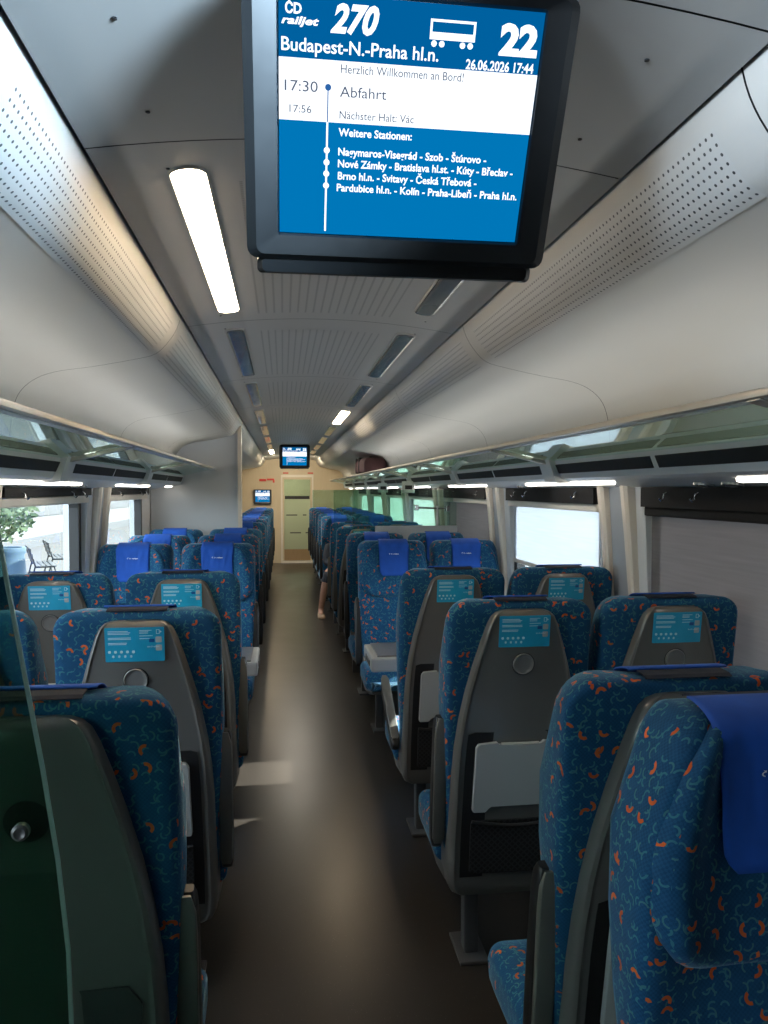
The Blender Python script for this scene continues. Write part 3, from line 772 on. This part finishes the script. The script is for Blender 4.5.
# ================================================================== MONITORS
SW, SH = .36, .298
def monitor(name, label, cat='monitor', hang=True):
    """screen in the local xz plane, facing -y, origin at its bottom centre"""
    t = empty(name, label=label, cat=cat)
    def fr(w0, z0, z1, r): return rrect(w0, z0, z1, r, r, 5, 2)
    bm = bmesh.new()
    top = SH+.020
    o1 = fr(SW/2+.043, -.04, top, .012)
    rings = [[(x, y, z) for x, z in fr(SW/2+w_, zb, top-tt, r)] for w_, zb, tt, r, y in
             ((.001, -.001, .0195, .002, .002), (.003, -.004, .016, .004, -.004), (.034, -.030, .004, .012, -.010), (.048, -.038, 0, .016, -.002), (.048, -.038, 0, .016, .030), (.030, -.028, 0, .016, .060))]
    loft(bm, rings, cap=True)
    finish(bm, 'casing', M['casing'], t)
    bm = bmesh.new()
    loft(bm, [[(x, y, z) for x, z in fr(SW/2+w_, zb, zt, .008)] for w_, zb, zt, y in ((.026, -.058, -.038, .000), (.034, -.062, -.037, .008), (.034, -.062, -.037, .05), (.03, -.056, -.038, .06))])
    finish(bm, 'lower_lip', M['casing'], t)
    sc = box('screen', M['scr_blue'], (-SW/2, SW/2, -.0005, .0025, 0, SH), t)
    def P(u, v): return (-SW/2+u*SW, SH*(1-v))
    def rect(name, mat, u0, u1, v0, v1, y=-.0012):
        x0, z1 = P(u0, v0); x1, z0 = P(u1, v1); return box(name, mat, (x0, x1, y, y+.0005, z0, z1), sc)
    rect('header_band', M['scr_head'], 0, 1, 0, .248); rect('white_band', M['scr_white'], 0, 1, .248, .50)
    def txt(body, mat, u0, u1, vb, cap, bold=0, shear=0, y=-.0022):
        x0, z0 = P(u0, vb); x1, _ = P(u1, vb)
        o = text_obj(body, 'screen_text', mat, x1-x0, None, bold, shear, cap=cap*SH); o.parent = sc
        o.matrix_local = Matrix.Translation((x0, y, z0)) @ Matrix.Rotation(PI/2, 4, 'X')
    Wt, G = M['scr_text'], M['scr_grey']
    txt('ČD', Wt, .024, .084, .080, .040, .035); txt('railjet', Wt, .010, .148, .120, .030, .03, .25)
    txt('270', Wt, .19, .37, .137, .107, .04, .3); txt('22', Wt, .835, .985, .172, .118, .05)
    txt('Budapest-N.-Praha hl.n.', Wt, .010, .603, .222, .054, .012)
    txt('26.06.2026 17:44', Wt, .712, .98, .243, .040, .02)
    txt('Herzlich Willkommen an Bord!', G, .233, .708, .296, .036)
    txt('17:30', G, .022, .147, .380, .045); txt('Abfahrt', G, .232, .412, .392, .045)
    txt('17:56', G, .040, .124, .467, .032); txt('Nächster Halt: Vác', G, .233, .525, .482, .034)
    txt('Weitere Stationen:', Wt, .231, .522, .555, .034, .02)
    txt('Nagymaros-Visegrád - Szob - Štúrovo -', Wt, .232, .834, .638, .034, .02)
    txt('Nové Zámky - Bratislava hl.st. - Kúty - Břeclav -', Wt, .232, .951, .690, .034, .02)
    txt('Brno hl.n. - Svitavy - Česká Třebová -', Wt, .233, .804, .744, .034, .02)
    txt('Pardubice hl.n. - Kolín - Praha-Libeň - Praha hl.n.', Wt, .230, .981, .797, .034, .02)
    # route line with stops
    bm = bmesh.new()
    x0, z1 = P(.183, .50); x1, z0 = P(.190, .985); bx(bm, x0, x1, -.002, -.0012, z0, z1)
    for v in (.62, .672, .722, .775):
        x, z = P(.1865, v); loft(bm, [[(x+.0042*math.cos(2*PI*k/14), y, z+.0042*math.sin(2*PI*k/14)) for k in range(14)] for y in (-.0012, -.0024)])
    finish(bm, 'route_line', Wt, sc)
    bm = bmesh.new(); x0, z1 = P(.1845, .36); x1, z0 = P(.1885, .50); bx(bm, x0, x1, -.002, -.0012, z0, z1)
    x, z = P(.1865, .357); loft(bm, [[(x+.0042*math.cos(2*PI*k/14), y, z+.0042*math.sin(2*PI*k/14)) for k in range(14)] for y in (-.0012, -.0026)])
    finish(bm, 'departure_stop', M['scr_dot'], sc)
    # carriage pictogram
    bm = bmesh.new()
    for u0, u1, v0, v1 in ((.564, .738, .058, .068), (.564, .572, .058, .135), (.730, .738, .058, .135), (.564, .738, .108, .137)):
        x0, z1 = P(u0, v0); x1, z0 = P(u1, v1); bx(bm, x0, x1, -.002, -.0012, z0, z1)
    for u in (.582, .612, .692, .722):
        x, z = P(u, .153); loft(bm, [[(x+.0038*math.cos(2*PI*k/12), y, z+.0038*math.sin(2*PI*k/12)) for k in range(12)] for y in (-.0012, -.0022)])
    finish(bm, 'carriage_icon', Wt, sc)
    return t
mon = monitor('monitor', 'large ceiling monitor showing train 270 to Praha, close to camera')
mon.location = (.1765, 1.150, 1.983); mon.rotation_euler = (math.radians(27), 0, 0)
m2 = copy_tree(mon); m2['label'] = 'small-looking ceiling monitor far down the aisle above the door'; m2.location = (.1765, 11.6, 1.6+.372)
m3 = copy_tree(mon); m3['label'] = 'flat monitor mounted on the beige end wall left of the door'; m3.location = (-.44, YE-.07, 1.34); m3.rotation_euler = (0, 0, 0); m3.scale = (.85, .85, .85)
bm = bmesh.new(); bx(bm, -.07, .07, .02, .12, .0, .12, bev=.01); 
for m_, nm in ((mon, 1), (m2, 2)):
    pass
bm.free()

# ================================================================== SEATS
pa = make_seat_base('train_seat', -1)
ARM_PARENT = None
XR = (.745, 1.250); XL = (-.420, -.945)
def seat(x, y, away, arm_side=None, tilt=0.0, label='', group=None):
    """y: where the rear of the top edge stands; arm_side in the world (+1 right)"""
    global first_used
    o = pa if not first_used else copy_tree_noarm(pa)
    first_used = True
    o.location = (x, y, 0); o.rotation_euler = (0, 0, 0 if away else PI)
    o['label'] = label; o['category'] = 'train seat'
    if group: o['group'] = group
    if arm_side:
        jobs.append((o, arm_side*(1 if away else -1), tilt))
    for ch in o.children:
        if ch.name.startswith('leg'): ch.location.x = -0.11*(1 if away else -1)*(1 if x > CX else -1)
    return o
first_used = False; jobs = []
def copy_tree_noarm(o): return copy_tree(o)
YR = {1: 1.34, 2: 2.30, 3: 3.26}
G1 = 'blue patterned seats seen from behind'; G2 = 'blue patterned seats facing the camera'
near_words = {1: 'nearest', 2: 'second', 3: 'third'}
seat(XR[0]+.004, 1.31, True, -1, 0, 'blue and orange patterned seat nearest on right, back to camera, behind the big cloth-covered seat', G1)
seat(XR[1], 1.31, True, None, 0, 'window-side seat back beside the nearest right-hand seat back', G1)
seat(XR[0], 2.30, True, -1, 0, 'right aisle seat from behind with large light grey folded tray', G1)
seat(XR[1], 2.30, True, None, 0, 'seat back beside the big dim grey-blind window on the right', G1)
seat(XR[0], 3.26, True, -1, 1.25, 'right aisle seat from behind with its armrest lowered into the aisle', G1)
seat(XR[1], 3.26, True, None, 0, 'seat back in front of the bright white window on the right', G1)
A0 = seat(XR[0]+.012, 1.215, False, None, 0, 'nearest seat facing camera at bottom right, blue cloth over headrest', G2)
L0 = seat(XL[0], 1.31, True, 1, 0, 'dark seat back at bottom left, partly behind the green glass pane', G1)
seat(XL[1], 1.31, True, None, 0, 'window-side seat behind the green glass pane on the left', G1)
seat(XL[0], 2.25, True, 1, 0, 'left aisle seat back with large cyan sticker, just beyond the darkest one', G1)
seat(XL[1], 2.25, True, None, 0, 'left window-side seat back just behind the green glass edge', G1)
seat(XL[0], 3.26, True, 1, 0, 'third seat back along the left of the aisle, before the bay', G1)
seat(XL[1], 3.26, True, None, 0, 'seat back below the clear left window with the benches outside', G1)
R4 = seat(XR[0], 5.25, False, -1, 0, 'right aisle seat facing camera behind the folded table', G2)
seat(XR[1], 5.25, False, None, 0, 'right window-side seat facing camera behind the folded table', G2)
seat(XL[0], 5.12, False, 1, 0, 'left aisle seat facing camera, first beyond the table', G2)
seat(XL[1], 5.12, False, None, 0, 'left window-side seat facing camera, first beyond the table', G2)
ordn = ['second', 'third', 'fourth', 'fifth', 'sixth', 'seventh', 'eighth', 'ninth', 'tenth', 'eleventh']
seat(XR[0], 6.18, False, -1, 0, 'second right aisle seat facing camera, before the green glass screen', G2)
seat(XR[1], 6.18, False, None, 0, 'second right window-side seat facing camera, before the green glass screen', G2)
for k, y in enumerate((6.06, 6.99)):
    seat(XL[0], y, False, 1, 0, '%s left aisle seat facing camera, %s' % (ordn[k], ('between two others', 'directly before the white partition')[k]), G2)
    seat(XL[1], y, False, None, 0, '%s left window-side seat facing camera, %s' % (ordn[k], ('between two others', 'directly before the white partition')[k]), G2)
seat(XR[0], 7.25, True, -1, 0, 'right aisle seat back just beyond the green glass screen', G1)
seat(XR[1], 7.25, True, None, 0, 'right window-side seat back just beyond the green glass screen', G1)
far = [(8.2, True), (10.30, False), (11.25, False), (12.2, False), (13.15, False), (14.1, False), (15.05, False)]
for k, (y, aw) in enumerate(far):
    if aw:
        seat(XR[0], y, aw, -1, 0, 'far right aisle seat back, second beyond the glass screen', 'distant seats on the right')
        seat(XR[1], y, aw, None, 0, 'far right window-side seat back, second beyond the glass screen', 'distant seats on the right')
    else:
        seat(XR[0], y, aw, -1, 0, 'distant right aisle seat, %s facing row beyond the glass screen' % (['first']+ordn)[k-1], 'distant seats on the right')
        seat(XR[1], y, aw, None, 0, 'distant right window-side seat, %s facing row beyond the glass screen' % (['first']+ordn)[k-1], 'distant seats on the right')
for k in range(8):
    seat(XL[0], 8.35+.95*k, False, 1, 0, 'distant left aisle seat, %s beyond the white partition' % (['first']+ordn)[k], 'distant seats on the left')
for ch in list(L0.children_recursive):            # the first seat row has a plain rear shell
    if ch.name.split('.')[0] in ('sticker', 'sticker_print', 'sticker_tile', 'sticker_patch', 'sticker_text', 'disc', 'recess', 'tray_table', 'tray_latch', 'net_pocket', 'elastic'):
        bpy.data.objects.remove(ch)
bm = bmesh.new(); slab(bm, [(-.165, .35), (.165, .35), (.172, .70), (.15, .735), (-.15, .735), (-.172, .70)], .002, .003)
finish(bm, 'rear_plate', M['shell_dark'], L0)
TAPER[:] = [0.36, 1]                                # the nearest facing seat narrows towards its top
for nm, f in (('backrest', make_back), ('headrest', make_headrest)):
    tmp = finish(f(), nm, M['fabric'], None, True)
    for ch in A0.children:
        if ch.name.split('.')[0] == nm: ch.data = tmp.data
    bpy.data.objects.remove(tmp)
for o, sd_, tl in jobs: add_arm(o, sd_, tl)

# ================================================================== TABLES
def table(side, label):
    """folded table in a bay; side +1 right"""
    x0 = .465 if side > 0 else -.135
    t = empty('table', (x0, 4.20, 0), 0 if side > 0 else PI, label=label, cat='table', group='folding tables in the seat bays')
    # local x runs from the aisle end to the wall
    box('table_top', M['tray'], (0, 1.02, -.20, .20, .625, .70), t, bev=.012)
    box('folded_leaf', M['disc'], (.035, .99, -.165, .185, .700, .708), t, bev=.003)
    box('end_slot', M['leg'], (-.004, .004, -.12, .06, .645, .675), t)
    box('pedestal', M['leg'], (.80, .90, -.06, .06, 0.02, .63), t, bev=.01)
    box('foot', M['leg'], (.76, .94, -.14, .14, 0, .022), t, bev=.006)
    return t
table(1, 'folded light grey table in the seat bay right of the aisle')
table(-1, 'folded light grey table in the seat bay left of the aisle')

# ================================================================== GLASS SCREENS
# near left glass screen with a slanting free edge
gs = empty('glass_screen', (CX-1.0, .85, 0), label='green-tinted glass pane with slanting edge at bottom left', cat='glass screen')
def pane_edge(z):
    return -.232 - .085*smooth01((z-1.02)/.75) - .02*max(0, z-1.5)
prof = [(pane_edge(z), z) for z in [.0, .4, .8, 1.0, 1.1, 1.2, 1.3, 1.4, 1.5, 1.6, 1.66]]
prof += [(-.36, 1.70), (-.42, 1.72), (-1.2, 1.72), (-1.2, 0.0)]
o0 = gs.location
bm = bmesh.new(); loft(bm, [[(x-o0.x, y, z) for x, z in prof] for y in (-.004, .004)])
finish(bm, 'glass_pane', M['near_glass'], gs)
bm = bmesh.new()
rg = []
for x, z in prof[:13]: rg.append([(x-o0.x+dx, dy, z) for dx, dy in ((.0005, -.0045), (.0035, -.002), (.0035, .002), (.0005, .0045))])
loft(bm, rg); e_ = finish(bm, 'polished_edge', M['glass_edge'], gs)
bm = bmesh.new()
loft(bm, [[(-.279-o0.x+r*math.cos(2*PI*k/20), y, 1.235+r*math.sin(2*PI*k/20)) for k in range(20)] for r, y in ((.009, .0), (.009, -.008), (.006, -.010), (.003, -.008))])
finish(bm, 'bolt', M['leg'], gs, True)
# middle right glass screen
g2 = empty('glass_screen', (1.05, 6.62, 0), label='green glass screen standing behind the right-hand facing seats', cat='glass screen')
box('glass_pane', M['screen_glass'], (-.45, .48, -.004, .004, .25, 1.60), g2)
box('lower_panel', M['wall'], (-.25, .48, -.04, -.006, .25, 1.285), g2, bev=.004)
bm = bmesh.new(); tube(bm, [(.12, -.03, 1.445), (.39, -.03, 1.435)], .008); finish(bm, 'rod', M['chrome'], g2, True)
bm = bmesh.new(); tube(bm, [(.30, -.03, 1.46), (.30, -.03, 1.285), (.30, 0, 1.27)], .010); finish(bm, 'post', M['white'], g2, True)
bm = bmesh.new(); bx(bm, .10, .135, -.045, .01, 1.42, 1.47, bev=.006); bx(bm, .375, .41, -.045, .01, 1.41, 1.46, bev=.006); finish(bm, 'clamp', M['chrome'], g2)
box('foot', M['leg'], (-.45, .48, -.03, .03, 0, .25), g2)
for k, y in enumerate((9.15, 12.0 + .1)):
    g3 = empty('glass_screen', (1.05, 9.1 if k == 0 else 15.65, 0), label=('green glass screen deep in the coach right of the aisle', 'farthest green glass screen near the end wall')[k], cat='glass screen')
    box('glass_pane', M['screen_glass'], (-.45, .48, -.004, .004, .25, 1.60), g3); box('foot', M['leg'], (-.45, .48, -.03, .03, 0, .25), g3)

# ================================================================== OTHER THINGS
# suitcase on the rack
bg_ = empty('travel_bag', (CX+.98, 10.0, 1.84), label='dark maroon travel bag lying on the right luggage rack', cat='bag')
bm = bmesh.new(); rings = []
for y, k in ((-.56, .45), (-.53, .8), (-.42, .95), (0, 1.0), (.42, .95), (.53, .8), (.56, .45)):
    rings.append([(x*k, y, .015+(z)*k**.5) for x, z in rrect(.17, -.035, .16, .07, .03, 6, 3)])
loft(bm, rings); finish(bm, 'bag_body', M['bag'], bg_, True)
bm = bmesh.new(); tube(bm, [(0, -.12, .165), (0, -.08, .20), (0, .08, .20), (0, .12, .165)], .012); finish(bm, 'handle', M['black'], bg_, True)
bm = bmesh.new()
for y in (-.18, .18): bx(bm, -.176, .176, y-.015, y+.015, -.022, .180, bev=.01)
finish(bm, 'strap', M['black'], bg_)
# emergency hammer-like red sign on the end wall
h = empty('emergency_hammer', (-.34, YE-.01, 1.79), label='red emergency hammer on the end wall above the wall monitor', cat='hammer')
box('hammer_head', M['red'], (-.17, -.02, -.02, .008, .0, .05), h, bev=.006); box('hammer_handle', M['red'], (-.01, .15, -.02, .008, .02, .06), h, bev=.006)
box('hammer_tip', M['red'], (.12, .16, -.02, .008, -.03, .03), h, bev=.006)
for x, lb in ((.06, 'small red sign strip above the left of the door'), (.60, 'small red sign strip above the right of the door')):
    tag(box('sign', M['red'], (x-.06, x+.06, YE-.012, YE+.002, 1.955, 1.985)), lb, 'sign')

# seated passenger: only the bare lower leg shows in the aisle
def person():
    t = empty('person', (.74, 9.86, 0), label='seated person far right, bare lower leg and tan shoe in the aisle', cat='person')
    J = dict(pelvis=(0, -.02, .585), belly=(0, .0, .66), chest=(.0, -.04, .82), neck=(0, -.09, .95), nk2=(0, -.12, .99),
             hipL=(.09, -.06, .57), kneeL=(.10, -.42, .54), ankL=(.10, -.44, .10), toeL=(.10, -.56, .04),
             hipR=(-.09, -.06, .57), kneeR=(-.20, -.38, .53), ankR=(-.275, -.30, .09), toeR=(-.27, -.42, .035),
             shL=(.17, -.05, .86), elL=(.20, -.16, .66), wrL=(.07, -.32, .66), shR=(-.17, -.05, .86), elR=(-.20, -.16, .66), wrR=(-.06, -.32, .66))
    R = dict(pelvis=.13, belly=.12, chest=.13, neck=.055, nk2=.05, hipL=.09, kneeL=.06, ankL=.038, toeL=.032, hipR=.09, kneeR=.058, ankR=.036, toeR=.03,
             shL=.06, elL=.045, wrL=.028, shR=.06, elR=.045, wrR=.028)
    E_ = [('pelvis', 'belly'), ('belly', 'chest'), ('chest', 'neck'), ('neck', 'nk2'), ('pelvis', 'hipL'), ('hipL', 'kneeL'), ('kneeL', 'ankL'), ('ankL', 'toeL'),
          ('pelvis', 'hipR'), ('hipR', 'kneeR'), ('kneeR', 'ankR'), ('ankR', 'toeR'), ('chest', 'shL'), ('shL', 'elL'), ('elL', 'wrL'), ('chest', 'shR'), ('shR', 'elR'), ('elR', 'wrR')]
    ks = list(J); me = bpy.data.meshes.new('body'); me.from_pydata([J[k] for k in ks], [(ks.index(a), ks.index(b)) for a, b in E_], [])
    o = bpy.data.objects.new('body', me); COL.objects.link(o)
    sk = o.modifiers.new('skin', 'SKIN')
    for k, v in zip(ks, me.skin_vertices[0].data): v.radius = (R[k], R[k]); v.use_root = (k == 'pelvis')
    ss = o.modifiers.new('sub', 'SUBSURF'); ss.levels = 2; ss.render_levels = 2
    bpy.context.view_layer.update()
    me2 = bpy.data.meshes.new_from_object(o.evaluated_get(bpy.context.evaluated_depsgraph_get()))
    o.modifiers.clear(); o.data = me2; me2.materials.clear(); me2.materials.append(M['skin']); me2.materials.append(M['cloth_dark'])
    for p in me2.polygons:
        p.use_smooth = True; c = p.center
        if c.z > .44 and c.z < .93 and not (c.y < -.24 and c.z > .58): p.material_index = 1
    o.parent = t
    # head
    bm = bmesh.new(); bmesh.ops.create_uvsphere(bm, u_segments=20, v_segments=14, radius=1)
    for v in bm.verts:
        x, y, z = v.co; jaw = 1-.25*smooth01(-z)
        v.co = (x*.072*jaw, y*.09*jaw-.015*smooth01(-z)*(y < 0) - (.018*math.exp(-((x/.18)**2+((z+.1)/.22)**2)) if y < 0 else 0), z*.105)
    hd = finish(bm, 'head', M['skin'], o, True); hd.location = (0, -.17, 1.05); hd.rotation_euler = (.45, 0, 0)
    bm = bmesh.new(); bmesh.ops.create_uvsphere(bm, u_segments=20, v_segments=14, radius=1)
    for v in bm.verts:
        x, y, z = v.co; v.co = (x*.080, (y*.092+.018) if z > -.2 else y*.06+.035, max(z, -.9)*.11+.012)
    hr = finish(bm, 'hair', M['hair'], o, True); hr.location = hd.location; hr.rotation_euler = hd.rotation_euler
    for s in (-1, 1):
        hp = J['wrL'] if s > 0 else J['wrR']
        bm = bmesh.new(); tube(bm, [hp, (hp[0]-s*.01, hp[1]-.06, hp[2])], [.026, .032], 8)
        for f in range(4):
            bx0 = hp[0]-s*.01+(f-1.5)*.017; L = (.05, .06, .055, .042)[f]
            tube(bm, [(bx0, hp[1]-.055, hp[2]), (bx0, hp[1]-.055-L, hp[2]-.006), (bx0, hp[1]-.06-L*1.2, hp[2]-.03)], [.009, .008, .007], 6)
        tube(bm, [(hp[0]-s*.03, hp[1]-.02, hp[2]), (hp[0]-s*.055, hp[1]-.05, hp[2]-.01), (hp[0]-s*.05, hp[1]-.075, hp[2]-.012)], [.011, .009, .008], 6)
        finish(bm, 'hand', M['skin'], o, True)
    for sfx in 'LR':
        a, b = Vector(J['ank'+sfx]), Vector(J['toe'+sfx])
        bm = bmesh.new(); rings = []
        for f, w_, hh in ((-.35, .02, .05), (-.25, .036, .075), (.1, .040, .078), (.6, .045, .062), (1.1, .046, .048), (1.4, .034, .036), (1.5, .015, .02)):
            c = a.lerp(b, f); rings.append([(c.x+x, c.y, z) for x, z in rrect(w_, .0, hh, min(w_, hh/2)*.9, .01, 5, 2)])
        loft(bm, rings); finish(bm, 'shoe', M['shoe'], o, True)
    return t
person()

# ================================================================== OUTSIDE
pf = struct(box('ground_platform', M['asphalt'], (-40, -1.75, -20, 60, -.62, -.57)))
struct(box('ground_right', M['asphalt'], (1.9, 40, -20, 60, -1.25, -1.2)))
fa = empty('station_building', (-9.5, 24, -.57), label='long white station building with a grey band, outside the left windows', cat='building')
box('facade', M['facade'], (-2, 0, -22, 30, 0, 5.5), fa); box('band', M['facade_grey'], (0, .06, -22, 30, 1.15, 1.75), fa); box('plinth', M['facade_grey'], (0, .1, -22, 30, 0, .35), fa)
for k in range(9): box('window', M['pane'] if False else M['leg'], (0, .04, -20+5*k, -18.6+5*k, 2.2, 3.6), fa)
def bench(x, y, rz, label):
    t = empty('platform_bench', (x, y, -.57), rz, label=label, cat='bench', group='metal benches on the platform')
    for s_ in (-.55, .55):
        bm = bmesh.new(); tube(bm, [(s_, .28, 0), (s_, .18, .42), (s_, -.22, .42), (s_, -.32, 0)], .02); tube(bm, [(s_, -.2, .42), (s_, -.34, .85)], .02); finish(bm, 'frame', M['bench'], t, True)
    for q in range(4): box('slat', M['bench'], (-.75, .75, -.2+.11*q, -.12+.11*q, .44, .46), t)
    for q in range(3): box('slat', M['bench'], (-.75, .75, -.27-.03*q, -.25-.03*q, .55+.11*q, .63+.11*q), t)
bench(-5.55, 18.6, -1.2, 'metal bench on the platform, nearer one outside the left window')
bench(-5.75, 20.6, -1.2, 'metal bench on the platform, farther one outside the left window')
def bush(x, y, h_, r, label):
    t = empty('tree', (x, y, -.57), label=label, cat='tree')
    bm = bmesh.new(); tube(bm, [(0, 0, 0), (.05, 0, h_*.4), (0, .05, h_*.7)], [.10, .07, .04]); finish(bm, 'trunk', M['kick'], t, True)
    bm = bmesh.new(); rnd = random.Random(5)
    for k in range(1500):
        a = rnd.uniform(0, 2*PI); ph = math.acos(rnd.uniform(-1, 1)); q = rnd.random()**.4
        c = Vector((r*q*math.sin(ph)*math.cos(a), r*q*math.sin(ph)*math.sin(a), h_*.72+h_*.32*q*math.cos(ph)))
        u = Vector((rnd.gauss(0, 1), rnd.gauss(0, 1), rnd.gauss(0, 1))).normalized(); v_ = u.orthogonal().normalized()
        s_ = rnd.uniform(.05, .11); vs = [bm.verts.new(c+u*s_), bm.verts.new(c+v_*s_*.5), bm.verts.new(c-u*s_), bm.verts.new(c-v_*s_*.5)]; bm.faces.new(vs)
    f = finish(bm, 'foliage', M['foliage'], t); f['kind'] = 'stuff'
bush(-6.6, 18.2, 2.3, 1.0, 'green leafy tree outside the left window beside the benches')
b_ = empty('planter', (-5.35, 15.6, -.57), label='blue-grey barrel planter on the platform under the tree', cat='planter')
bm = bmesh.new(); loft(bm, [[(r*math.cos(2*PI*k/20), r*math.sin(2*PI*k/20), z) for k in range(20)] for r, z in ((.3, 0), (.34, .1), (.36, .6), (.33, .9), (.36, .95), (.36, 1.05), (.30, 1.05), (.30, .9))])
finish(bm, 'barrel', M['bin'], b_, True)
